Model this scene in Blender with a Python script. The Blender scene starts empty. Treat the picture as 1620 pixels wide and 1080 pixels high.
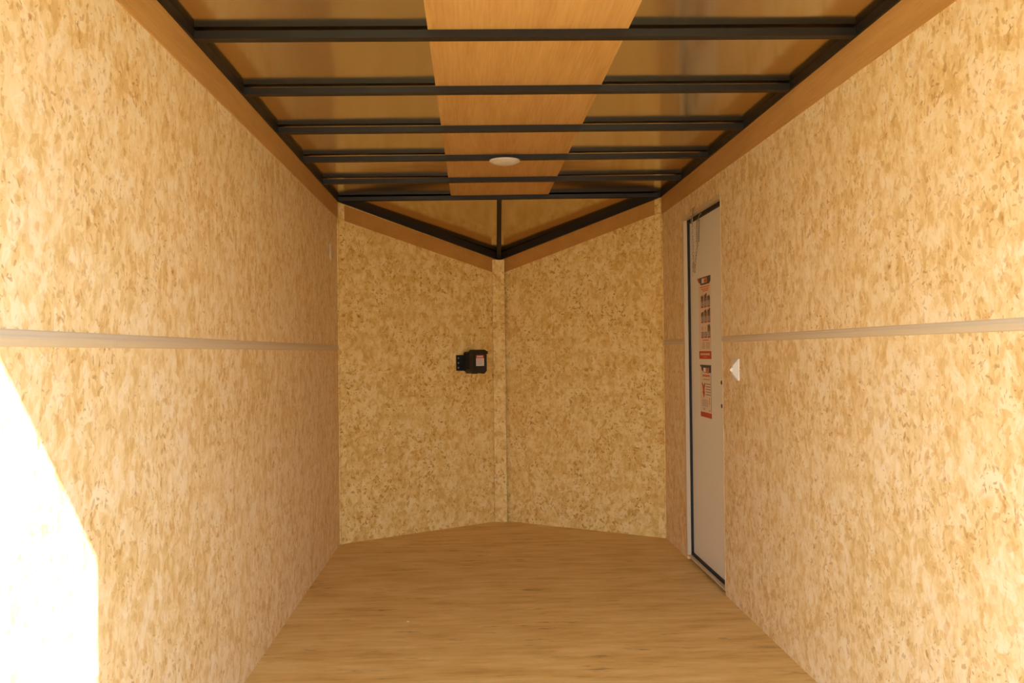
import bpy, bmesh, math, random
from mathutils import Vector, Matrix

S = bpy.context.scene
COL = S.collection
random.seed(7)
PI = math.pi

# ------------------------------------------------------------------ camera
F_PX = 1484.6
PITCH, YAW, ROLL = 0.01079, 0.04224, 0.01128
cam_d = bpy.data.cameras.new('camera')
cam_d.sensor_fit = 'HORIZONTAL'
cam_d.sensor_width = 36.0
cam_d.lens = 36.0 * F_PX / 1620.0
cam_d.clip_start = 0.02
cam_o = bpy.data.objects.new('camera', cam_d)
COL.objects.link(cam_o)
cam_o.matrix_world = (Matrix.Translation((-0.18693, 0.0, 1.19415))
                      @ Matrix.Rotation(-YAW, 4, 'Z')
                      @ Matrix.Rotation(PI / 2 + PITCH, 4, 'X')
                      @ Matrix.Rotation(-ROLL, 4, 'Z'))
S.camera = cam_o

# ------------------------------------------------------------------ sky, sun, exposure
S.view_settings.view_transform = 'Standard'
S.view_settings.look = 'None'
S.view_settings.gamma = 1.0
S.view_settings.use_curve_mapping = False
S.view_settings.exposure = 0.64
S.cycles.max_bounces = 14
S.cycles.diffuse_bounces = 10
S.cycles.glossy_bounces = 6

world = bpy.data.worlds.new('sky')
S.world = world
world.use_nodes = True
bg = world.node_tree.nodes['Background']
_nt = world.node_tree                      # hazy sky, brightest towards the horizon
_tc = _nt.nodes.new('ShaderNodeTexCoord')
_sx = _nt.nodes.new('ShaderNodeSeparateXYZ')
_rp = _nt.nodes.new('ShaderNodeValToRGB')
_rp.color_ramp.elements[0].position = 0.02
_rp.color_ramp.elements[0].color = (1.14, 0.95, 0.76, 1)
_rp.color_ramp.elements[1].position = 0.9
_rp.color_ramp.elements[1].color = (0.21, 0.33, 0.50, 1)
_e = _rp.color_ramp.elements.new(0.20)
_e.color = (0.66, 0.92, 1.22, 1)
_nt.links.new(_tc.outputs['Generated'], _sx.inputs[0])
_nt.links.new(_sx.outputs['Z'], _rp.inputs[0])
_nt.links.new(_rp.outputs[0], bg.inputs['Color'])
bg.inputs['Strength'].default_value = 3.6

sun_d = bpy.data.lights.new('sun', 'SUN')
sun_d.energy = 8.7
sun_d.angle = math.radians(0.53)
sun_d.color = (1.0, 0.985, 0.96)
sun_o = bpy.data.objects.new('sun', sun_d)
COL.objects.link(sun_o)
SUN_DIR = Vector((-2.02, 1.225, -1.2985)).normalized()      # the way the sunlight travels
sun_o.rotation_euler = SUN_DIR.to_track_quat('-Z', 'Y').to_euler()
sun_o.location = (6, -4, 6)

# ------------------------------------------------------------------ dimensions (metres)
W = 1.03                                  # half width between the side walls
YR = 0.97                                 # rear opening
YL, YRT = 5.933, 5.920                    # where the side walls end and the vee nose begins
AP = Vector((0.011, 6.6555, 0))           # tip of the vee nose
AL = Vector((-W, YL, 0)); AR = Vector((W, YRT, 0))
ZAP = 1.842                               # top of the boards at the tip
def zc(x): return 2.1595 + 0.0085 * x / W  # underside of roof beams
TH = 0.024                                # beam height
SKIN = 0.030                              # thickness of the wall boards

# ------------------------------------------------------------------ node helpers
def new_mat(name):
    m = bpy.data.materials.new(name)
    m.use_nodes = True
    nt = m.node_tree
    b = nt.nodes['Principled BSDF']
    return m, nt, b

def plain(name, col, rough=0.5, metal=0.0, coat=0.0):
    m, nt, b = new_mat(name)
    b.inputs['Base Color'].default_value = (*col, 1)
    b.inputs['Roughness'].default_value = rough
    b.inputs['Metallic'].default_value = metal
    # faint unevenness so no surface is perfectly uniform
    tc = nt.nodes.new('ShaderNodeTexCoord')
    n = nt.nodes.new('ShaderNodeTexNoise')
    n.inputs['Scale'].default_value = 30
    n.inputs['Detail'].default_value = 3
    nt.links.new(tc.outputs['Object'], n.inputs['Vector'])
    mr = nt.nodes.new('ShaderNodeMapRange')
    mr.inputs['To Min'].default_value = max(0.02, rough - 0.05)
    mr.inputs['To Max'].default_value = min(1, rough + 0.05)
    nt.links.new(n.outputs['Fac'], mr.inputs['Value'])
    nt.links.new(mr.outputs['Result'], b.inputs['Roughness'])
    return m

class NT:
    def __init__(s, nt): s.nt = nt
    def node(s, t, **k):
        n = s.nt.nodes.new(t)
        for a, v in k.items(): setattr(n, a, v)
        return n
    def link(s, a, b): s.nt.links.new(a, b)
    def put(s, sock, v):
        if hasattr(v, 'is_linked') or isinstance(v, bpy.types.NodeSocket): s.link(v, sock)
        else: sock.default_value = v
    def math(s, op, a, b=0.0, clamp=False):
        n = s.node('ShaderNodeMath', operation=op, use_clamp=clamp)
        s.put(n.inputs[0], a); s.put(n.inputs[1], b)
        return n.outputs[0]
    def vmath(s, op, a, b=None, out=0):
        n = s.node('ShaderNodeVectorMath', operation=op)
        s.put(n.inputs[0], a)
        if b is not None: s.put(n.inputs[1], b)
        return n.outputs['Value'] if op in ('DOT_PRODUCT', 'LENGTH') else n.outputs[0]
    def comb(s, x, y, z=0.0):
        n = s.node('ShaderNodeCombineXYZ')
        for i, v in enumerate((x, y, z)): s.put(n.inputs[i], v)
        return n.outputs[0]
    def sep(s, v):
        n = s.node('ShaderNodeSeparateXYZ'); s.link(v, n.inputs[0])
        return n.outputs
    def noise(s, v, scale, detail=2, rough=0.5, out='Fac'):
        n = s.node('ShaderNodeTexNoise')
        s.link(v, n.inputs['Vector'])
        n.inputs['Scale'].default_value = scale
        n.inputs['Detail'].default_value = detail
        n.inputs['Roughness'].default_value = rough
        return n.outputs[out]
    def voro(s, v):
        n = s.node('ShaderNodeTexVoronoi', voronoi_dimensions='2D', feature='F1')
        s.link(v, n.inputs['Vector']); n.inputs['Scale'].default_value = 1.0
        return n
    def rng(s, v, a, b, c=0.0, d=1.0, smooth=False):
        n = s.node('ShaderNodeMapRange')
        if smooth: n.interpolation_type = 'SMOOTHSTEP'
        s.link(v, n.inputs['Value'])
        for nm, x in (('From Min', a), ('From Max', b), ('To Min', c), ('To Max', d)): n.inputs[nm].default_value = x
        return n.outputs['Result']
    def ramp(s, f, stops, interp='LINEAR'):
        n = s.node('ShaderNodeValToRGB')
        n.color_ramp.interpolation = interp
        els = n.color_ramp.elements
        while len(els) < len(stops): els.new(0.5)
        for e, (p, c) in zip(els, stops): e.position = p; e.color = (*c, 1)
        s.link(f, n.inputs[0])
        return n.outputs[0]
    def mix(s, f, a, b, mode='MIX'):
        n = s.node('ShaderNodeMix', data_type='RGBA', blend_type=mode)
        s.put(n.inputs[0], f)
        for i, v in ((6, a), (7, b)):
            if isinstance(v, tuple): n.inputs[i].default_value = (*v, 1)
            else: s.link(v, n.inputs[i])
        return n.outputs[2]

def flecks(g, P, sx, size, elong, density, spread, off, jag=0.25):
    """scattered turned slivers: one candidate per cell, each with its own angle and size"""
    Q = g.vmath('ADD', g.vmath('SCALE', P), (off, off * 1.7, 0))
    Q.node.inputs[1].default_value = (off, off * 1.7, 0)
    sc = Q.node.inputs[0].links[0].from_node
    sc.inputs['Scale'].default_value = sx
    wob = g.noise(Q, 2.2, 3, 0.6, 'Color')
    wob = g.vmath('SUBTRACT', wob, (0.5, 0.5, 0.5))
    w2 = g.vmath('SCALE', wob); w2.node.inputs['Scale'].default_value = jag
    Qw = g.vmath('ADD', Q, w2)
    v = g.voro(Qw)
    loc = g.vmath('SUBTRACT', Qw, v.outputs['Position'])
    c = g.sep(v.outputs['Color'])
    rot = g.node('ShaderNodeVectorRotate', rotation_type='Z_AXIS')
    g.link(loc, rot.inputs['Vector'])
    ang = g.rng(c[0], 0, 1, -spread, spread)
    g.link(ang, rot.inputs['Angle'])
    st = g.vmath('MULTIPLY', rot.outputs[0], (elong, 1.0, 1.0))
    d = g.vmath('LENGTH', st)
    rad = g.rng(c[2], 0, 1, size * 0.45, size)
    q = g.math('DIVIDE', d, rad)
    m = g.rng(q, 0.75, 1.1, 1.0, 0.0, True)
    on = g.math('LESS_THAN', c[1], density)
    return g.math('MULTIPLY', m, on), c[0]

def strandboard(name, tangent, tone=(1, 1, 1), con=1.0):
    m, nt, b = new_mat(name)
    g = NT(nt)
    tc = g.node('ShaderNodeTexCoord')
    obj = tc.outputs['Object']
    t = g.vmath('DOT_PRODUCT', obj, tangent)
    z = g.sep(obj)[2]
    P = g.comb(t, z, 0.0)
    warp = g.vmath('SUBTRACT', g.noise(P, 14, 3, 0.6, 'Color'), (0.5, 0.5, 0.5))
    wv = g.vmath('SCALE', warp); wv.node.inputs['Scale'].default_value = 0.045
    Pw = g.vmath('ADD', P, wv)
    cells = []
    for sx, sy, a in ((26, 13, 0.3), (38, 20, -0.7), (54, 28, 0.9), (80, 30, 0.05)):
        r = g.node('ShaderNodeVectorRotate', rotation_type='Z_AXIS')
        g.link(Pw, r.inputs['Vector']); r.inputs['Angle'].default_value = a
        q = g.vmath('MULTIPLY', r.outputs[0], (sx, sy, 1))
        v = g.voro(q)
        cells.append(g.sep(v.outputs['Color'])[0])
    f = g.math('ADD', g.math('MULTIPLY', cells[0], 0.28), g.math('MULTIPLY', cells[1], 0.27))
    f = g.math('ADD', f, g.math('MULTIPLY', cells[2], 0.25))
    f = g.math('ADD', f, g.math('MULTIPLY', cells[3], 0.20))
    big = g.noise(P, 2.6, 3, 0.55)
    f = g.math('ADD', f, g.math('MULTIPLY', g.math('SUBTRACT', big, 0.5), 0.45))
    grain = g.noise(g.vmath('MULTIPLY', Pw, (320, 30, 1)), 1.0, 3, 0.6)
    f = g.math('ADD', f, g.math('MULTIPLY', g.math('SUBTRACT', grain, 0.5), 0.16))
    col = g.ramp(f, [(0.22, (0.71, 0.515, 0.24)), (0.38, (0.80, 0.62, 0.335)),
                     (0.54, (0.85, 0.69, 0.42)), (0.76, (0.89, 0.77, 0.56))])
    # broad warm blotches and pale drifts
    bl = g.rng(g.noise(Pw, 15, 4, 0.62), 0.51, 0.66, 0.0, 0.55 * con, True)
    col = g.mix(bl, col, (0.70, 0.475, 0.19))
    bl2 = g.rng(g.noise(g.vmath('ADD', g.vmath('MULTIPLY', Pw, (1.6, 0.8, 1)), (7.3, 2.1, 0)), 21, 4, 0.65), 0.55, 0.67, 0.0, 0.6 * con, True)
    col = g.mix(bl2, col, (0.62, 0.385, 0.135))
    # slivers come in drifts
    clus = g.rng(g.noise(P, 4.5, 3, 0.6), 0.38, 0.60, 0.15, 1.0)
    for sx, size, el, den, spread, off, colr, op, useclus in (
            (11, 0.34, 2.2, 0.40, 1.3, 3.1, (0.66, 0.40, 0.14), 0.60, False),
            (17, 0.40, 2.6, 0.42, 1.5, 11.7, (0.55, 0.31, 0.09), 0.62, True),
            (24, 0.42, 2.2, 0.40, 1.5, 23.9, (0.46, 0.245, 0.065), 0.66, True),
            (33, 0.40, 3.2, 0.40, 1.5, 31.3, (0.36, 0.18, 0.045), 0.75, True),
            (60, 0.40, 2.4, 0.22, 1.5, 17.3, (0.33, 0.16, 0.04), 0.70, True),
            (7, 0.11, 2.6, 0.12, 1.4, 41.3, (0.50, 0.20, 0.05), 0.85, False)):
        mk, rr = flecks(g, P, sx, size, el, den, spread, off, 0.5)
        k = g.math('MULTIPLY', mk, min(1.0, op * con))
        if useclus: k = g.math('MULTIPLY', k, clus)
        col = g.mix(k, col, colr)
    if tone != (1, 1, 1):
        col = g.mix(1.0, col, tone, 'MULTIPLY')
    g.link(col, b.inputs['Base Color'])
    b.inputs['Roughness'].default_value = 0.62
    b.inputs['Specular IOR Level'].default_value = 0.3
    bm_ = g.node('ShaderNodeBump'); bm_.inputs['Strength'].default_value = 0.12
    bm_.inputs['Distance'].default_value = 0.003
    g.link(f, bm_.inputs['Height']); g.link(bm_.outputs[0], b.inputs['Normal'])
    return m

def lauan(name, axis, c0, c1, rough=0.5):
    """fine straight-grained plywood; axis = grain direction index"""
    m, nt, b = new_mat(name)
    g = NT(nt)
    tc = g.node('ShaderNodeTexCoord')
    sc = [140, 140, 140]; sc[axis] = 5
    sc2 = [16, 16, 16]; sc2[axis] = 1.6
    v = tc.outputs['Object']
    fine = g.noise(g.vmath('MULTIPLY', v, tuple(sc)), 1, 4, 0.65)
    wide = g.noise(g.vmath('MULTIPLY', v, tuple(sc2)), 1, 3, 0.55)
    f = g.math('ADD', g.math('MULTIPLY', fine, 0.5), g.math('MULTIPLY', wide, 0.5))
    col = g.ramp(f, [(0.36, c0), (0.62, c1)])
    g.link(col, b.inputs['Base Color'])
    b.inputs['Roughness'].default_value = rough
    b.inputs['Specular IOR Level'].default_value = 0.3
    return m

def floor_mat():
    m, nt, b = new_mat('floor plywood')
    g = NT(nt)
    tc = g.node('ShaderNodeTexCoord'); v = tc.outputs['Object']
    w = g.vmath('SUBTRACT', g.noise(v, 5, 2, 0.5, 'Color'), (0.5, 0.5, 0.5))
    wv = g.vmath('MULTIPLY', w, (0.0, 0.03, 0.0))
    vw = g.vmath('ADD', v, wv)
    fine = g.noise(g.vmath('MULTIPLY', vw, (7, 150, 1)), 1, 5, 0.7)
    mid = g.noise(g.vmath('MULTIPLY', vw, (3.5, 22, 1)), 1, 4, 0.6)
    patch = g.noise(g.vmath('MULTIPLY', vw, (0.55, 1.5, 1)), 4.5, 5, 0.65)
    f = g.math('ADD', g.math('MULTIPLY', fine, 0.22), g.math('MULTIPLY', mid, 0.36))
    f = g.math('ADD', f, g.math('MULTIPLY', patch, 0.42))
    col = g.ramp(f, [(0.36, (0.52, 0.30, 0.095)), (0.47, (0.69, 0.45, 0.155)), (0.60, (0.80, 0.585, 0.25))])
    streak = g.rng(g.noise(g.vmath('MULTIPLY', vw, (5.5, 26, 1)), 1, 4, 0.6), 0.58, 0.70, 0, 1, True)
    blot = g.rng(g.noise(v, 2.3, 2, 0.5), 0.40, 0.56, 0, 1)
    k = g.math('MULTIPLY', g.math('MULTIPLY', streak, blot), 0.72)
    col = g.mix(k, col, (0.19, 0.115, 0.055))
    g.link(col, b.inputs['Base Color'])
    b.inputs['Roughness'].default_value = 0.5
    b.inputs['Specular IOR Level'].default_value = 0.35
    return m

def roof_mat():
    m, nt, b = new_mat('roof skin')
    g = NT(nt)
    tc = g.node('ShaderNodeTexCoord'); v = tc.outputs['Object']
    b.inputs['Base Color'].default_value = (0.66, 0.575, 0.40, 1)
    b.inputs['Metallic'].default_value = 1.0
    b.inputs['Roughness'].default_value = 0.14
    n = g.noise(g.vmath('MULTIPLY', v, (1.3, 2.2, 1)), 1.5, 2, 0.4)
    bp = g.node('ShaderNodeBump'); bp.inputs['Strength'].default_value = 0.35
    bp.inputs['Distance'].default_value = 0.01
    g.link(n, bp.inputs['Height']); g.link(bp.outputs[0], b.inputs['Normal'])
    return m

tanL = tuple((AP - AL).normalized()); tanR = tuple((AR - AP).normalized())
M = dict(
    wall_l=strandboard('strandboard left wall', (0, 1, 0), con=0.72),
    wall_r=strandboard('strandboard right wall', (0, 1.0, 0), con=0.76),
    nose_l=strandboard('strandboard nose left', tanL, (1.0, 0.935, 0.62), 1.15),  # tone puts the warmer light deep in the nose into both boards' colour
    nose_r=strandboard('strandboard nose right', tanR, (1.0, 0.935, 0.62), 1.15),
    strip=strandboard('strandboard strip', (1, 0, 0), (1.0, 0.935, 0.62), 1.15),  # same painted-in warm light as the nose boards
    cove=lauan('cove plywood', 1, (0.50, 0.275, 0.085), (0.60, 0.355, 0.13)),
    coveL=lauan('cove plywood nose', 0, (0.47, 0.225, 0.055), (0.55, 0.285, 0.075)),
    board=lauan('ceiling plywood', 1, (0.55, 0.31, 0.105), (0.69, 0.435, 0.17)),
    floor=floor_mat(),
    roof=roof_mat(),
    black=plain('black steel', (0.007, 0.006, 0.005), 0.5),
    blackp=plain('black plastic', (0.012, 0.012, 0.012), 0.45),
    strip_tan=plain('tan strip', (0.62, 0.53, 0.40), 0.45),
    white=plain('white plastic', (0.80, 0.79, 0.76), 0.35),
    beige=plain('beige plastic', (0.66, 0.55, 0.42), 0.4),
    panel=plain('door skin', (0.82, 0.81, 0.76), 0.4),
    jamb=plain('door jamb', (0.64, 0.52, 0.35), 0.4),
    rubber=plain('black rubber', (0.012, 0.011, 0.010), 0.7),
    steel=plain('zinc steel', (0.42, 0.40, 0.34), 0.33, 1.0),
    darksteel=plain('dark screw steel', (0.10, 0.09, 0.08), 0.4, 0.6),
    paper=plain('poster paper', (0.82, 0.68, 0.56), 0.5),
    paperw=plain('label paper', (0.80, 0.77, 0.74), 0.5),
    navy=plain('navy ink', (0.020, 0.022, 0.085), 0.5),
    red=plain('red ink', (0.50, 0.030, 0.015), 0.5),
    orange=plain('orange ink', (0.72, 0.20, 0.06), 0.5),
    greyink=plain('grey caption ink', (0.20, 0.18, 0.20), 0.5),
    photo=plain('dark picture ink', (0.10, 0.055, 0.03), 0.5),
    brown=plain('brown picture ink', (0.34, 0.17, 0.08), 0.5),
    blueink=plain('blue ink', (0.12, 0.17, 0.30), 0.5),
    outer=plain('painted outer shell', (0.10, 0.10, 0.10), 0.4),
    ground=plain('warm tan bounce ground', (0.42, 0.30, 0.16), 0.9),
    chip=plain('pale wood crumb', (0.75, 0.64, 0.46), 0.7),
)

# ------------------------------------------------------------------ mesh helpers
BASE = {}                                   # world position of every linked mesh's origin
def link(name, bm, mats, parent=None, origin=(0, 0, 0), smooth=False):
    me = bpy.data.meshes.new(name)
    o3 = Vector(origin)
    bmesh.ops.translate(bm, vec=-o3, verts=bm.verts)
    bmesh.ops.recalc_face_normals(bm, faces=bm.faces)
    bm.to_mesh(me); bm.free()
    if not isinstance(mats, (list, tuple)): mats = [mats]
    for m in mats: me.materials.append(m)
    if smooth:
        for p in me.polygons: p.use_smooth = True
    o = bpy.data.objects.new(name, me)
    COL.objects.link(o)
    BASE[o.name] = o3
    if parent is not None:
        o.parent = parent
        o.location = o3 - BASE.get(parent.name, parent.location)
    else:
        o.location = o3
    return o

def struct(o):
    o['kind'] = 'structure'
    return o

def tag(o, label, cat, group=None):
    o['label'] = label; o['category'] = cat
    if group: o['group'] = group
    return o

def thing(name, loc, label, cat, group=None):
    o = bpy.data.objects.new(name, None)
    o.empty_display_size = 0.05
    o.location = loc
    COL.objects.link(o)
    return tag(o, label, cat, group)

def bevel(bm, w, seg=2, angle=0.5):
    es = [e for e in bm.edges if len(e.link_faces) == 2 and e.calc_face_angle(0) > angle]
    if es and w > 0:
        bmesh.ops.bevel(bm, geom=es, offset=w, segments=seg, profile=0.5, affect='EDGES')

def hexa(bm, p, mi=0):
    """eight corners: bottom ring of four then top ring of four"""
    v = [bm.verts.new(q) for q in p]
    fs = []
    for idx in ((0, 1, 2, 3), (4, 5, 6, 7), (0, 1, 5, 4), (1, 2, 6, 5), (2, 3, 7, 6), (3, 0, 4, 7)):
        f = bm.faces.new([v[i] for i in idx]); f.material_index = mi; fs.append(f)
    return v

def box(bm, a, b, mi=0):
    x0, y0, z0 = a; x1, y1, z1 = b
    return hexa(bm, [(x0, y0, z0), (x1, y0, z0), (x1, y1, z0), (x0, y1, z0),
                     (x0, y0, z1), (x1, y0, z1), (x1, y1, z1), (x0, y1, z1)], mi)

def prism(bm, pts, vec, mi=0):
    n = len(pts); vec = Vector(vec)
    a = [bm.verts.new(p) for p in pts]; b = [bm.verts.new(Vector(p) + vec) for p in pts]
    fs = [bm.faces.new(a), bm.faces.new(b[::-1])]
    for i in range(n): fs.append(bm.faces.new((a[i], a[(i + 1) % n], b[(i + 1) % n], b[i])))
    for f in fs: f.material_index = mi

def tube(bm, pts, r, seg=8, mi=0, closed=False):
    pts = [Vector(p) for p in pts]; n = len(pts); rings = []
    up = None
    for i, p in enumerate(pts):
        if closed: d = pts[(i + 1) % n] - pts[i - 1]
        else: d = pts[min(i + 1, n - 1)] - pts[max(i - 1, 0)]
        d.normalize()
        if up is None: up = d.orthogonal().normalized()
        up = (up - d * up.dot(d)).normalized()
        s = d.cross(up)
        rings.append([bm.verts.new(p + (up * math.cos(2 * PI * k / seg) + s * math.sin(2 * PI * k / seg)) * r) for k in range(seg)])
    m = n if closed else n - 1
    for i in range(m):
        A, B = rings[i], rings[(i + 1) % n]
        for k in range(seg):
            f = bm.faces.new((A[k], A[(k + 1) % seg], B[(k + 1) % seg], B[k])); f.material_index = mi
    if not closed:
        bm.faces.new(rings[0]).material_index = mi; bm.faces.new(rings[-1]).material_index = mi

def lathe(bm, prof, seg=40, mat=Matrix.Identity(4), mi=0):
    """prof: (radius, height) pairs about local z"""
    rings = []
    for r, h in prof:
        if r < 1e-6: rings.append([bm.verts.new(mat @ Vector((0, 0, h)))])
        else: rings.append([bm.verts.new(mat @ Vector((r * math.cos(2 * PI * k / seg), r * math.sin(2 * PI * k / seg), h))) for k in range(seg)])
    for A, B in zip(rings, rings[1:]):
        if len(A) == 1 and len(B) == 1: continue
        for k in range(seg):
            if len(A) == 1: f = bm.faces.new((A[0], B[(k + 1) % seg], B[k]))
            elif len(B) == 1: f = bm.faces.new((A[k], A[(k + 1) % seg], B[0]))
            else: f = bm.faces.new((A[k], A[(k + 1) % seg], B[(k + 1) % seg], B[k]))
            f.material_index = mi

# ------------------------------------------------------------------ setting: ground, floor, walls, roof
bm = bmesh.new(); box(bm, (-14, -16, -0.62), (14, 16, -0.55))  # unseen ground, its warm tan picked to bounce light into the nose
struct(link('ground', bm, M['ground']))

bm = bmesh.new()
prism(bm, [(-W - SKIN, YR - 0.05, 0), (W + SKIN, YR - 0.05, 0), (W + SKIN, YRT, 0), (AP.x, AP.y + 0.03, 0), (-W - SKIN, YL, 0)], (0, 0, -0.04))
struct(link('floor', bm, M['floor']))

zTL, zTR = zc(-W) - 0.001, zc(W) - 0.001
ZTOP = 2.205
# left wall, two sheets meeting behind the joint strip
ZS_L, ZS_R = 1.2295, 1.2422
bm = bmesh.new()
box(bm, (-W - SKIN, YR, 0), (-W, YL + 0.02, ZS_L - 0.002))
box(bm, (-W - SKIN, YR, ZS_L + 0.002), (-W, YL + 0.02, ZTOP))
box(bm, (-W - SKIN - 0.004, YR, -0.04), (-W - SKIN, YL + 0.02, ZTOP + 0.02), 1)
struct(link('wall_left', bm, [M['wall_l'], M['outer']]))

# right wall with the side door cut out
DY0, DY1, DZ0, DZ1 = 4.527, 5.332, 0.019, 1.939
bm = bmesh.new()
for z0, z1 in ((0, ZS_R - 0.002), (ZS_R + 0.002, ZTOP)):
    box(bm, (W, YR, z0), (W + SKIN, DY0, z1))
    box(bm, (W, DY1, z0), (W + SKIN, YRT + 0.02, z1))
box(bm, (W, DY0, DZ1), (W + SKIN, DY1, ZTOP))
box(bm, (W + SKIN + 0.03, YR, -0.04), (W + SKIN + 0.034, YRT + 0.02, ZTOP + 0.02), 1)
box(bm, (W, YR, -0.04), (W + SKIN + 0.03, DY0 - 0.03, 0.0), 1)
struct(link('wall_right', bm, [M['wall_r'], M['outer']]))

# the two boards of the vee nose
nL = Vector((AP.y - AL.y, -(AP.x - AL.x), 0)).normalized()      # inward normals
nR = Vector((-(AP.y - AR.y), (AP.x - AR.x), 0)).normalized()
if nL.y > 0: nL.negate()
if nR.y > 0: nR.negate()
def nose(name, A, zt, n, mat):
    bm = bmesh.new()
    P = [Vector((A.x, A.y, 0)), Vector((AP.x, AP.y, 0)), Vector((AP.x, AP.y, ZAP + 0.04)), Vector((A.x, A.y, zt + 0.04))]
    prism(bm, P, -n * SKIN, 0)
    prism(bm, [p - n * (SKIN + 0.001) for p in P], -n * 0.004, 1)
    struct(link(name, bm, [mat, M['outer']]))
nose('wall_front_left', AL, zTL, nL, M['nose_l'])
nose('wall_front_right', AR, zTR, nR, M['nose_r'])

# rear door frame of the trailer: jambs and header round the opening
bm = bmesh.new()
box(bm, (-W - 0.06, YR - 0.06, -0.55), (-W + 0.03, YR, ZTOP + 0.03))
box(bm, (W - 0.04, YR - 0.06, -0.55), (W + 0.06, YR, ZTOP + 0.03))
box(bm, (-W + 0.03, YR - 0.06, 2.04), (W - 0.04, YR, ZTOP + 0.03))
struct(link('wall_rear', bm, M['outer']))

# unseen ramp door, added behind the trailer to bounce warm sunlight in
bm = bmesh.new()
prism(bm, [(-W + 0.04, YR - 0.07, -0.005), (-W + 0.04, -1.02, -0.50), (-W + 0.04, -1.04, -0.55), (-W + 0.04, YR - 0.07, -0.055)], (2 * W - 0.08, 0, 0))
struct(link('bounce_ramp', bm, M['floor']))

# roof skin, flat over the box and sloping down over the nose
ZR = TH + 0.006
def roof_pt(x, y): return Vector((x, y, zc(x) + ZR))
bm = bmesh.new()
NX, NY = 20, 46
grid = []
for j in range(NY + 1):
    y = YR - 0.03 + (5.927 - YR + 0.03) * j / NY
    grid.append([bm.verts.new(roof_pt(-W - 0.03 + (2 * W + 0.06) * i / NX, y)) for i in range(NX + 1)])
for j in range(NY):
    for i in range(NX):
        bm.faces.new((grid[j][i], grid[j][i + 1], grid[j + 1][i + 1], grid[j + 1][i]))
tip = bm.verts.new((AP.x, AP.y + 0.03, ZAP + 0.034))
for i in range(NX): bm.faces.new((grid[NY][i], grid[NY][i + 1], tip))
geom = bmesh.ops.extrude_face_region(bm, geom=list(bm.faces))
bmesh.ops.translate(bm, vec=(0, 0, 0.006), verts=[e for e in geom['geom'] if isinstance(e, bmesh.types.BMVert)])
struct(link('ceiling', bm, M['roof']))

# ------------------------------------------------------------------ trim: side cove boards, joint strips, corner strips, rails
TN = [0]
def trim(bm, mat, bev=0.0008):
    TN[0] += 1
    bevel(bm, bev, 1)
    return struct(link('trim_%d' % TN[0], bm, mat))

CT = 0.005
def cove_side(side, y0, y1, z0, z1):
    bm = bmesh.new()
    xa, xb = (-W, -W + CT) if side < 0 else (W - CT, W)
    box(bm, (xa, y0, z0), (xb, y1, z1)); trim(bm, M['cove'])
cove_side(-1, YR, YL - 0.002, 2.045, zTL)
cove_side(1, YR, 3.4515, 2.058, zTR)
cove_side(1, 3.4545, YRT - 0.002, 2.058, zTR)

def nose_board(A, zt, n, s0, s1, h):
    bm = bmesh.new()
    def P(s, z): p = A.lerp(AP, s); return Vector((p.x, p.y, z))
    def top(s): return zt + (ZAP - 0.003 - zt) * s
    prism(bm, [P(s0, top(s0) - h), P(s1, top(s1) - h), P(s1, top(s1)), P(s0, top(s0))], n * CT)
    trim(bm, M['coveL'])
nose_board(AL, zTL - 0.008, nL, 0.034, 0.965, 0.098)
nose_board(AR, zTR + 0.002, nR, 0.036, 0.965, 0.096)

# strandboard strips covering the nose corners and the tip
def corner_strip(A, zt, n, w):
    bm = bmesh.new()
    d = (AP - A).normalized()
    a = A + d * 0.0075; b_ = A + d * w
    k = (ZAP - zt) / (AP - A).length
    prism(bm, [(a.x, a.y, 0), (b_.x, b_.y, 0), (b_.x, b_.y, zt + k * w), (a.x, a.y, zt)], n * 0.007)
    trim(bm, M['strip'])
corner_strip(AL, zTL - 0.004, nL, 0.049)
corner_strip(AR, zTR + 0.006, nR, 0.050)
bm = bmesh.new()
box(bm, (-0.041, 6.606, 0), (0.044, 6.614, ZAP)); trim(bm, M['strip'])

# moulded joint strips along the middle of the side walls
def joint_strip(side, y0, y1, zc_, h):
    bm = bmesh.new()
    d = -side
    prof = [(0, -h / 2), (0.0035, -h / 2 + 0.003), (0.0045, -h * 0.22), (0.0065, -h * 0.08), (0.0065, h * 0.08),
            (0.0045, h * 0.22), (0.0035, h / 2 - 0.003), (0, h / 2)]
    prism(bm, [(side * W + d * px, y0, zc_ + pz) for px, pz in prof], (0, y1 - y0, 0))
    trim(bm, M['strip_tan'], 0)
joint_strip(-1, YR, 2.2370, ZS_L, 0.033)
joint_strip(-1, 2.2390, YL - 0.003, ZS_L, 0.033)
joint_strip(1, YR, DY0 - 0.004, ZS_R, 0.030)
joint_strip(1, DY1 + 0.012, YRT - 0.003, ZS_R, 0.033)

# black top rails: along both sides, and along the top of the two nose boards
for side in (-1, 1):
    bm = bmesh.new()
    x0, x1 = (-W - 0.001, -W + 0.012) if side < 0 else (W - 0.012, W + 0.001)
    zz = zTL if side < 0 else zTR
    box(bm, (x0, YR, zz + 0.0005), (x1, 5.90, zz + TH + 0.0065)); trim(bm, M['black'], 0.002)
def nose_rail(A, zt, n):
    bm = bmesh.new()
    a, b_ = A.copy(), AP.copy()
    h = 0.047
    lo = [Vector((a.x, a.y, zt)), Vector((b_.x, b_.y, ZAP - 0.001))]
    q = [lo[0], lo[1], lo[1] + n * 0.02, lo[0] + n * 0.02]
    hexa(bm, [tuple(p) for p in q] + [tuple(p + Vector((0, 0, h))) for p in q])
    trim(bm, M['black'], 0.002)
nose_rail(AL, zTL, nL)
nose_rail(AR, zTR, nR)

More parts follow.
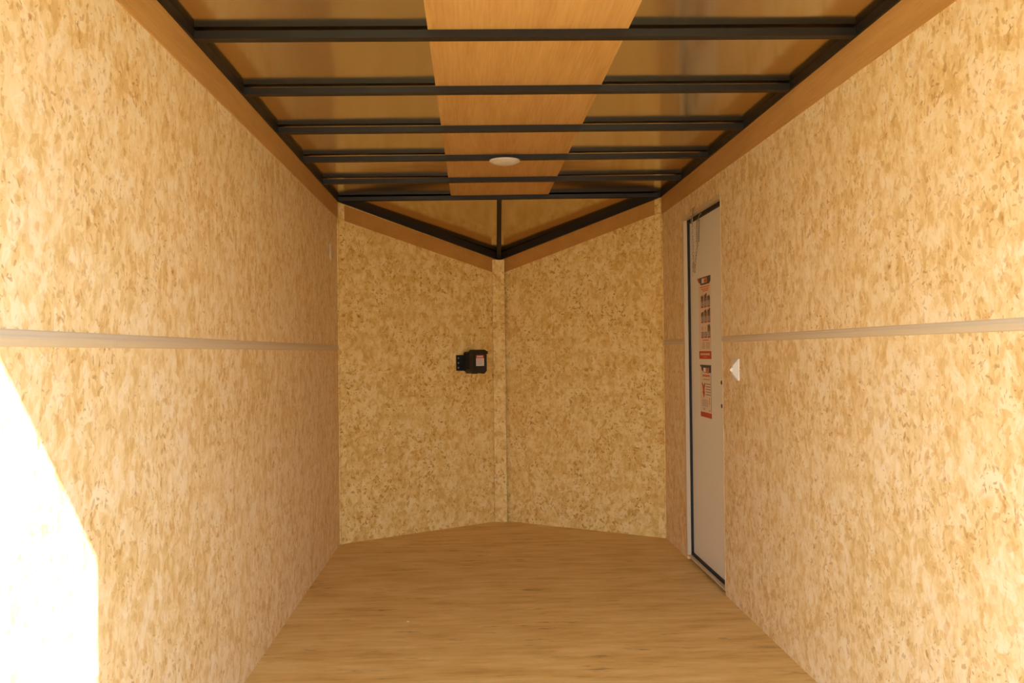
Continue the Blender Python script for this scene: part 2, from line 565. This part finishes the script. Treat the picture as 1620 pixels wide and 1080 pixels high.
# ------------------------------------------------------------------ roof beams (each its own thing)
beam_labels = [
    'black steel roof beam nearest the camera, the topmost one in view',
    'second black steel roof beam from the camera, crossing the plywood ceiling board',
    'third black steel roof beam from the camera, midway along the ceiling',
    'black steel roof beam carrying the round white dome light',
    'black steel roof beam just behind the round white dome light',
    'last black steel roof beam, where the ceiling board ends and the pointed nose begins']
for i in range(6):
    y = 2.8855 + 0.6096 * i
    hw = 0.019
    bm = bmesh.new()
    xa, xb = -W + 0.0125, W - 0.0125
    v = hexa(bm, [(xa, y - hw, zc(xa)), (xb, y - hw, zc(xb)), (xb, y + hw, zc(xb)), (xa, y + hw, zc(xa)),
                  (xa, y - hw, zc(xa) + TH), (xb, y - hw, zc(xb) + TH), (xb, y + hw, zc(xb) + TH), (xa, y + hw, zc(xa) + TH)])
    bevel(bm, 0.0035, 3)
    o = link('crossbar', bm, M['black'], origin=(0, y, zc(0)))
    tag(o, beam_labels[i], 'roof bar', 'black steel beams under the roof')

# short strut down the middle of the nose roof
bm = bmesh.new()
a = Vector((-0.006, 5.955, zc(0) + 0.000)); b_ = Vector((0.008, 6.632, ZAP + 0.004))
w = 0.015
hexa(bm, [(a.x - w, a.y, a.z), (a.x + w, a.y, a.z), (b_.x + w, b_.y, b_.z), (b_.x - w, b_.y, b_.z),
          (a.x - w, a.y, a.z + 0.024), (a.x + w, a.y, a.z + 0.024), (b_.x + w, b_.y, b_.z + 0.026), (b_.x - w, b_.y, b_.z + 0.026)])
bevel(bm, 0.003, 2)
tag(link('strut', bm, M['black'], origin=tuple(a)), 'short black steel strut running down the middle of the pointed nose roof', 'strut')

# plywood board laid over the beams
bm = bmesh.new()
y0, y1 = 2.30, 5.945
pts = [(-0.313, y0), (0.305, y0), (0.305, y1), (-0.313, y1)]
hexa(bm, [(x, y, zc(x) + TH + 0.0006) for x, y in pts] + [(x, y, zc(x) + TH + 0.0046) for x, y in pts])
bd = tag(link('plywood_board', bm, M['board'], origin=(0, y1, zc(0) + TH)),
         'long orange plywood board along the middle of the ceiling, held up by the black beams', 'board')

# ------------------------------------------------------------------ dome light
LX, LY = -0.0135, 4.722
lz = zc(LX) - 0.0005
t = thing('dome_light', (LX, LY, lz), 'round white dome light fixed under the fourth black roof beam', 'light')
bm = bmesh.new()
lathe(bm, [(0, 0), (0.079, 0), (0.0785, -0.005), (0.074, -0.009), (0.069, -0.010), (0, -0.010)], 48, Matrix.Translation((LX, LY, lz)))
link('base_ring', bm, M['white'], t, (LX, LY, lz), True)
bm = bmesh.new()
lathe(bm, [(0.068, -0.0101), (0.062, -0.015), (0.050, -0.0185), (0.030, -0.021), (0.0, -0.022)], 48, Matrix.Translation((LX, LY, lz)))
link('lens', bm, M['white'], t, (LX, LY, lz), True)

# ------------------------------------------------------------------ side door
dr = thing('door_1', (W, (DY0 + DY1) / 2, DZ0), 'pale grey side door in the right wall with two posters', 'door')
dr['kind'] = 'structure'
def ring(bm, x0, x1, y0, y1, z0, z1, t, mi=0):
    box(bm, (x0, y0, z0), (x1, y0 + t, z1), mi); box(bm, (x0, y1 - t, z0), (x1, y1, z1), mi)
    box(bm, (x0, y0 + t, z0), (x1, y1 - t, z0 + t), mi); box(bm, (x0, y0 + t, z1 - t), (x1, y1 - t, z1), mi)
bm = bmesh.new()
JX = W + 0.020
ring(bm, W - 0.0015, JX, DY0, DY1, DZ0, DZ1, 0.006)
box(bm, (W - 0.003, DY1 - 0.006, DZ0), (W - 0.0005, DY1 + 0.016, DZ1 + 0.016))       # face flange, far side
box(bm, (W - 0.003, DY0, DZ1 - 0.006), (W - 0.0005, DY1 - 0.006, DZ1 + 0.016))       # face flange, top
link('door_frame', bm, M['jamb'], dr, (W, DY1, DZ0))
bm = bmesh.new()
ring(bm, JX, W + 0.0375, DY0 + 0.001, DY1 - 0.001, DZ0 + 0.001, DZ1 - 0.001, 0.011)
box(bm, (JX, DY0 + 0.012, DZ1 - 0.026), (W + 0.0375, DY1 - 0.012, DZ1 - 0.012))
box(bm, (JX, DY0 + 0.012, DZ0 + 0.012), (W + 0.0375, DY1 - 0.012, DZ0 + 0.018))
link('weather_strip', bm, M['rubber'], dr, (W, DY1, DZ0))
PX = W + 0.034
bm = bmesh.new()
box(bm, (PX, DY0 + 0.008, DZ0 + 0.008), (PX + 0.022, DY1 - 0.008, DZ1 - 0.008))
bevel(bm, 0.002, 2)
link('door_panel', bm, M['panel'], dr, (PX, DY0, DZ0))
for z in (1.027, 0.909):
    bm = bmesh.new()
    mt = Matrix.Translation((PX, 4.666, z)) @ Matrix.Rotation(-PI / 2, 4, 'Y')
    lathe(bm, [(0.011, 0.0), (0.011, 0.003), (0.008, 0.006), (0.004, 0.0062), (0.004, 0.004), (0, 0.004)], 20, mt)
    link('lock_screw', bm, M['darksteel'], dr, (PX, 4.666, z), True)

# posters on the door: paper with printed blocks, one mesh each
def poster(name, yl, yr, z0, z1, items, mats, label, slant=0.0):
    bm = bmesh.new()
    xs = PX - 0.0006
    box(bm, (xs, yr, z0), (PX - 0.0001, yl, z1), 0)
    def q(u0, v0, u1, v1, mi, lay=1, sh=0.0):
        ya, yb = yl + (yr - yl) * u0, yl + (yr - yl) * u1
        za, zb = z0 + (z1 - z0) * v0, z0 + (z1 - z0) * v1
        x = xs - 0.00025 * lay
        v = [bm.verts.new(p) for p in ((x, ya, za), (x, yb, za), (x, yb, zb), (x, ya, zb))]
        bm.faces.new(v).material_index = mi
    def poly(pts, mi, lay=1):
        x = xs - 0.00025 * lay
        v = [bm.verts.new((x, yl + (yr - yl) * u, z0 + (z1 - z0) * w_)) for u, w_ in pts]
        bm.faces.new(v).material_index = mi
    items(q, poly)
    me_mats = [M[k] for k in mats]
    me = bpy.data.meshes.new(name)
    for vv in bm.verts: vv.co -= Vector((PX, yl, z0))
    bm.normal_update()
    for f in bm.faces:
        if len(f.verts) >= 3 and f.normal.x > 0 and abs(f.normal.x) > 0.9 and f.calc_center_median().x < -0.0007: f.normal_flip()
    bm.to_mesh(me); bm.free()
    for mm in me_mats: me.materials.append(mm)
    o = bpy.data.objects.new(name, me); COL.objects.link(o)
    o.location = (PX, yl, z0)
    return tag(o, label, 'poster')

MK = ['paper', 'navy', 'red', 'orange', 'greyink', 'photo', 'brown', 'paperw', 'blueink']
def p1(q, poly):
    poly([(-0.10, 1.0), (1.0, 1.0), (1.0, 0.935), (0.90, 0.905), (0.22, 0.905), (0.10, 0.94), (0.03, 0.94)], 1)
    q(0.28, 0.925, 0.50, 0.985, 7, 2); q(0.47, 0.925, 0.72, 0.985, 3, 2)
    poly([(0.50, 0.97), (0.60, 0.955), (0.70, 0.975), (0.66, 0.94), (0.54, 0.94)], 2, 3)
    poly([(-0.10, 1.0), (0.06, 1.0), (0.14, 0.945), (0.03, 0.94)], 2, 2)
    for r, (v, u0, u1) in enumerate(((0.872, 0.12, 0.92), (0.845, 0.22, 0.86), (0.822, 0.34, 0.80))):
        q(u0, v, u1, v + 0.014, 3)
    for r, vb in enumerate((0.625, 0.440, 0.255)):
        for c in range(3):
            u0 = 0.20 + 0.26 * c; u1 = u0 + 0.215
            q(u0, vb, u1, vb + 0.075, 4)
            q(u0, vb, u1, vb + 0.012, 2, 2)
            for k in range(4): q(u0 + 0.025, vb + 0.022 + 0.013 * k, u1 - 0.03 - 0.02 * (k % 2), vb + 0.026 + 0.013 * k, 7, 2)
            if r == 2 and c < 2:
                for k in range(3):
                    w_ = 0.09 - 0.025 * k
                    poly([(u0 + 0.1 - w_, vb + 0.125 - 0.018 * k), (u0 + 0.1, vb + 0.137 - 0.018 * k), (u0 + 0.1 + w_, vb + 0.125 - 0.018 * k),
                          (u0 + 0.1 + w_, vb + 0.119 - 0.018 * k), (u0 + 0.1, vb + 0.131 - 0.018 * k), (u0 + 0.1 - w_, vb + 0.119 - 0.018 * k)], 6 if c == 0 else 3)
            else:
                h = (0.085, 0.095, 0.07, 0.06, 0.09, 0.095, 0, 0, 0.095)[r * 3 + c]
                poly([(u0, vb + 0.078), (u1, vb + 0.078), (u1, vb + 0.078 + h * (0.55 + 0.4 * ((r + c) % 2))), (u0 + 0.14, vb + 0.078 + h),
                      (u0 + 0.06, vb + 0.078 + h * 0.75), (u0, vb + 0.078 + h * 0.9)], 5)
                poly([(u0 + 0.07, vb + 0.085), (u0 + 0.15, vb + 0.085), (u0 + 0.12, vb + 0.078 + h * 0.6)], 6, 2)
    q(0.32, 0.222, 0.80, 0.236, 3)
    for k in range(4):
        q(0.26, 0.130 + 0.02 * k, 0.50, 0.136 + 0.02 * k, 6); q(0.58, 0.130 + 0.02 * k, 0.88, 0.136 + 0.02 * k, 6)
    q(0.0, 0.0, 1.0, 0.095, 2)
    for k in range(9): q(0.12 + 0.085 * k, 0.045, 0.12 + 0.085 * k + 0.06, 0.07, 0, 2)
    q(0.34, 0.018, 0.66, 0.03, 3, 2)
def p2(q, poly):
    poly([(0.0, 1.0), (1.0, 1.0), (1.0, 0.86), (0.72, 0.845), (0.30, 0.86), (0.14, 0.90), (0.10, 0.965), (0.0, 0.965)], 1)
    q(0.30, 0.865, 0.52, 0.945, 7, 2); q(0.54, 0.855, 0.80, 0.945, 3, 2)
    poly([(0.60, 0.93), (0.74, 0.93), (0.68, 0.87)], 2, 3)
    for k in range(8): q(0.22 + 0.082 * k, 0.775, 0.22 + 0.082 * k + 0.06, 0.815, 2)
    for k in range(9): q(0.28 + 0.066 * k, 0.715, 0.28 + 0.066 * k + 0.045, 0.735, 6)
    # forked red and black figure
    poly([(0.13, 0.66), (0.22, 0.645), (0.30, 0.60), (0.38, 0.645), (0.46, 0.66), (0.41, 0.58), (0.38, 0.50), (0.40, 0.44), (0.31, 0.36), (0.24, 0.44), (0.24, 0.50), (0.20, 0.58)], 2)
    poly([(0.13, 0.66), (0.22, 0.645), (0.28, 0.60), (0.20, 0.60)], 5, 2); poly([(0.38, 0.645), (0.46, 0.66), (0.42, 0.60), (0.33, 0.60)], 5, 2)
    poly([(0.20, 0.48), (0.25, 0.49), (0.25, 0.44)], 5, 2); poly([(0.37, 0.49), (0.42, 0.48), (0.37, 0.44)], 5, 2)
    for k in range(5): q(0.50, 0.430 + 0.05 * k, 0.93, 0.446 + 0.05 * k, 6 if k % 2 else 4)
    for k in range(6): q(0.15, 0.21 + 0.023 * k, 0.70, 0.217 + 0.023 * k, 4)
    q(0.80, 0.25, 0.86, 0.38, 3)
    for k in range(4): q(0.24, 0.135 + 0.012 * k, 0.42, 0.140 + 0.012 * k, 6)
    poly([(0.78, 0.14), (0.84, 0.155), (0.90, 0.14), (0.84, 0.125)], 6)
    q(0.0, 0.0, 1.0, 0.095, 2)
    q(0.955, 0.12, 0.985, 0.90, 8)
poster('poster', 5.130, 4.865, 1.143, 1.585, p1, MK, 'tall upper poster on the side door with a navy banner and rows of small pictures')
poster('poster', 5.114, 4.875, 0.829, 1.111, p2, MK, 'smaller lower poster on the side door with a red band along its bottom')

# door check: chain and spring hanging in a slack loop from the top of the door frame
ck = thing('door_chain', (W, 5.06, DZ1), 'slack steel chain and coil spring hanging at the top of the side door', 'chain')
CX = W - 0.006
def chain(bm, pts, pitch=0.017):
    pts = [Vector(p) for p in pts]
    # resample
    out = [pts[0]]; acc = 0
    for a, b_ in zip(pts, pts[1:]):
        L = (b_ - a).length; n = max(1, round(L / pitch))
        out += [a.lerp(b_, (k + 1) / n) for k in range(n)]
    for k, (a, b_) in enumerate(zip(out, out[1:])):
        d = (b_ - a); L = d.length * 0.66; d.normalize()
        s = Vector((1, 0, 0)) if k % 2 else d.cross(Vector((1, 0, 0))).normalized()
        c = (a + b_) / 2; ring_ = []
        for j in range(12):
            an = 2 * PI * j / 12
            ring_.append(c + d * (L * math.cos(an)) + s * (0.0042 * math.sin(an)))
        tube(bm, ring_, 0.0013, 5, closed=True)
bm = bmesh.new()
tube(bm, [(W, 5.045, 1.965), (CX, 5.045, 1.965)], 0.003, 8)
ringp = [(CX - 0.002, 5.06 + 0.014 * math.cos(2 * PI * k / 16), 1.945 + 0.02 * math.sin(2 * PI * k / 16)) for k in range(16)]
tube(bm, ringp, 0.0022, 6, closed=True)
ringp = [(CX - 0.004, 5.082 + 0.018 * math.cos(2 * PI * k / 16), 1.905 + 0.022 * math.sin(2 * PI * k / 16)) for k in range(16)]
tube(bm, ringp, 0.0025, 6, closed=True)
link('eye_hook', bm, M['steel'], ck, (W, 5.06, 1.945), True)
bm = bmesh.new()
chain(bm, [(CX, 5.080, 1.885), (CX, 5.078, 1.78), (CX, 5.073, 1.69), (CX, 5.062, 1.645), (CX, 5.048, 1.612), (CX, 5.036, 1.640),
           (CX, 5.020, 1.685), (CX, 4.990, 1.735), (CX, 4.968, 1.762)])
chain(bm, [(CX - 0.006, 5.066, 1.668), (CX - 0.008, 5.052, 1.640), (CX - 0.007, 5.058, 1.600)])
link('chain', bm, M['steel'], ck, (CX, 5.08, 1.885), True)
bm = bmesh.new()
hp = []
turns = 24
for k in range(turns * 10 + 1):
    f = k / (turns * 10)
    cy = 4.950 + 0.016 * f - 0.008; cz = 1.885 - 0.118 * f
    an = 2 * PI * turns * f
    hp.append((CX - 0.004 + 0.0085 * math.cos(an), cy + 0.0095 * math.sin(an), cz))
tube(bm, hp, 0.0017, 5)
tube(bm, [(W, 4.908, 1.912), (CX, 4.915, 1.910), (CX - 0.003, 4.935, 1.898), (CX - 0.004, 4.942, 1.885)], 0.002, 6)
tube(bm, [(CX - 0.004, 4.958, 1.767), (CX - 0.004, 4.966, 1.758)], 0.002, 6)
link('spring', bm, M['steel'], ck, (CX, 4.945, 1.885), True)

# ------------------------------------------------------------------ light switch on the right wall
sy, sz = 4.275, 1.099
t = thing('light_switch', (W, sy, sz), 'white light switch on the right wall beside the side door', 'switch')
bm = bmesh.new()
def frust(bm, x0, x1, hy0, hz0, hy1, hz1, cy=sy, cz=sz):
    hexa(bm, [(x0, cy - hy0, cz - hz0), (x0, cy + hy0, cz - hz0), (x0, cy + hy0, cz + hz0), (x0, cy - hy0, cz + hz0),
              (x1, cy - hy1, cz - hz1), (x1, cy + hy1, cz - hz1), (x1, cy + hy1, cz + hz1), (x1, cy - hy1, cz + hz1)])
frust(bm, W, W - 0.006, 0.036, 0.0495, 0.036, 0.0495)
frust(bm, W - 0.006, W - 0.024, 0.035, 0.0485, 0.014, 0.020)
bevel(bm, 0.0012, 2)
link('cover_plate', bm, M['white'], t, (W, sy, sz))
bm = bmesh.new()
frust(bm, W - 0.0235, W - 0.034, 0.008, 0.012, 0.004, 0.003)
bevel(bm, 0.001, 2)
link('toggle', bm, M['white'], t, (W - 0.02, sy, sz))

# ------------------------------------------------------------------ oval cover high on the left wall
oy, oz = 5.645, 1.803
bm = bmesh.new()
sec = [(1.0, 0.0), (1.0, 0.004), (0.92, 0.008), (0.70, 0.011), (0.62, 0.0085), (0.30, 0.010), (0.0, 0.0105)]
mt = Matrix.Translation((-W, oy, oz)) @ Matrix.Rotation(PI / 2, 4, 'Y') @ Matrix.Diagonal((0.052, 0.034, 1, 1))
lathe(bm, sec, 36, mt)
tag(link('cover_plate', bm, M['beige'], origin=(-W, oy, oz), smooth=True),
    'small pale oval cover plate high on the left wall by the front corner', 'cover plate')

# ------------------------------------------------------------------ black battery box on the left nose board
dL = (AP - AL).normalized()
BO = AL + dL * (1.2706 * 0.748)          # left foot of the box on the board
BZ = 1.047
def bx(u, v, w_):                          # u along the board, v up, w out of the board
    p = BO + dL * u + nL * w_
    return (p.x, p.y, BZ + v)
t = thing('battery_box', bx(0.07, 0, 0), 'black plastic box with a red and white label on the left nose board', 'box')
def bprism(bm, outline, w0, w1, mi=0):
    prism(bm, [bx(u, v, w0) for u, v in outline], nL * (w1 - w0), mi)
case = [(0.012, 0.012), (0.022, 0.0), (0.062, 0.0), (0.070, 0.006), (0.098, 0.006), (0.106, 0.0), (0.124, 0.0), (0.138, 0.016), (0.138, 0.150), (0.012, 0.150), (0.0, 0.140), (0.0, 0.030)]
bm = bmesh.new(); bprism(bm, case, 0.0, 0.062); bevel(bm, 0.003, 2)
link('case', bm, M['blackp'], t, bx(0.07, 0, 0))
lid = [(-0.002, 0.028), (0.022, -0.002), (0.062, -0.002), (0.070, 0.004), (0.098, 0.004), (0.106, -0.002), (0.122, -0.002), (0.141, 0.018), (0.141, 0.150), (0.128, 0.163), (0.010, 0.163), (-0.002, 0.150)]
bm = bmesh.new(); bprism(bm, lid, 0.063, 0.078); bevel(bm, 0.003, 2)
ld = link('lid', bm, M['blackp'], t, bx(0.07, 0, 0.063))
bm = bmesh.new()
inn = [(0.035, 0.02), (0.132, 0.02), (0.132, 0.146), (0.035, 0.146)]
bprism(bm, inn, 0.078, 0.083); bevel(bm, 0.002, 2)
link('lid_panel', bm, M['blackp'], ld, bx(0.07, 0, 0.063))
bm = bmesh.new(); bprism(bm, [(0.132, 0.128), (0.150, 0.136), (0.150, 0.152), (0.128, 0.158)], 0.055, 0.080); bevel(bm, 0.002, 1)
link('latch', bm, M['blackp'], t, bx(0.14, 0.14, 0.06))
bm = bmesh.new(); bprism(bm, [(-0.062, 0.020), (0.004, 0.020), (0.004, 0.128), (-0.062, 0.128)], 0.0, 0.008)
for k in range(4):
    v0 = 0.020 + 0.0325 * k
    bprism(bm, [(-0.034, v0), (0.002, v0), (0.002, v0 + 0.010), (-0.034, v0 + 0.010)], 0.008, 0.024)
bevel(bm, 0.0015, 1)
br = link('mounting_flange', bm, M['blackp'], t, bx(0, 0.03, 0))
for v0 in (0.041, 0.0735, 0.107):
    bm = bmesh.new()
    c = Vector(bx(-0.048, v0, 0.008))
    rotm = nL.to_track_quat('Z', 'Y').to_matrix().to_4x4()
    lathe(bm, [(0.0062, 0), (0.0058, 0.002), (0.003, 0.0035), (0, 0.0036)], 14, Matrix.Translation(c) @ rotm)
    link('screw', bm, M['steel'], br, tuple(c), True)
# printed label
bm = bmesh.new()
bprism(bm, [(0.048, 0.052), (0.114, 0.052), (0.114, 0.127), (0.048, 0.127)], 0.0831, 0.0836, 0)
def lq(u0, v0, u1, v1, mi, w_=0.0839):
    f = bm.faces.new([bm.verts.new(bx(u, v, w_)) for u, v in ((u0, v0), (u1, v0), (u1, v1), (u0, v1))]); f.material_index = mi
lq(0.048, 0.105, 0.114, 0.127, 1)
for k in range(7): lq(0.056 + 0.0073 * k, 0.111, 0.0610 + 0.0073 * k, 0.121, 0, 0.0842)
for k in range(6): lq(0.052, 0.060 + 0.0075 * k, 0.110 - 0.006 * (k % 2), 0.0625 + 0.0075 * k, 1 if k > 1 else 2)
lb = link('warning_label', bm, [M['paperw'], M['red'], M['blueink']], ld, bx(0.07, 0, 0.063))
lb['label'] = 'white label with a red band on the lid'

# ------------------------------------------------------------------ crumbs on the floor
for x, y, r, lab in ((-0.098, 5.511, 0.006, 'tiny pale crumb on the floor near the pointed nose'),
                     (-0.3835, 4.397, 0.0045, 'tiny pale crumb on the floor, the middle one left of centre'),
                     (-0.484, 4.190, 0.0045, 'tiny pale crumb on the floor, furthest left and nearest the camera')):
    bm = bmesh.new()
    bmesh.ops.create_icosphere(bm, subdivisions=2, radius=r)
    for v in bm.verts:
        k = 1 + random.uniform(-0.25, 0.25)
        v.co = Vector((v.co.x * k * 1.4, v.co.y * k, v.co.z * k * 0.6))
    zmin = min(v.co.z for v in bm.verts)
    for v in bm.verts: v.co += Vector((x, y, -zmin))
    tag(link('wood_crumb', bm, M['chip'], origin=(x, y, 0)), lab, 'crumb', 'pale crumbs on the floor')
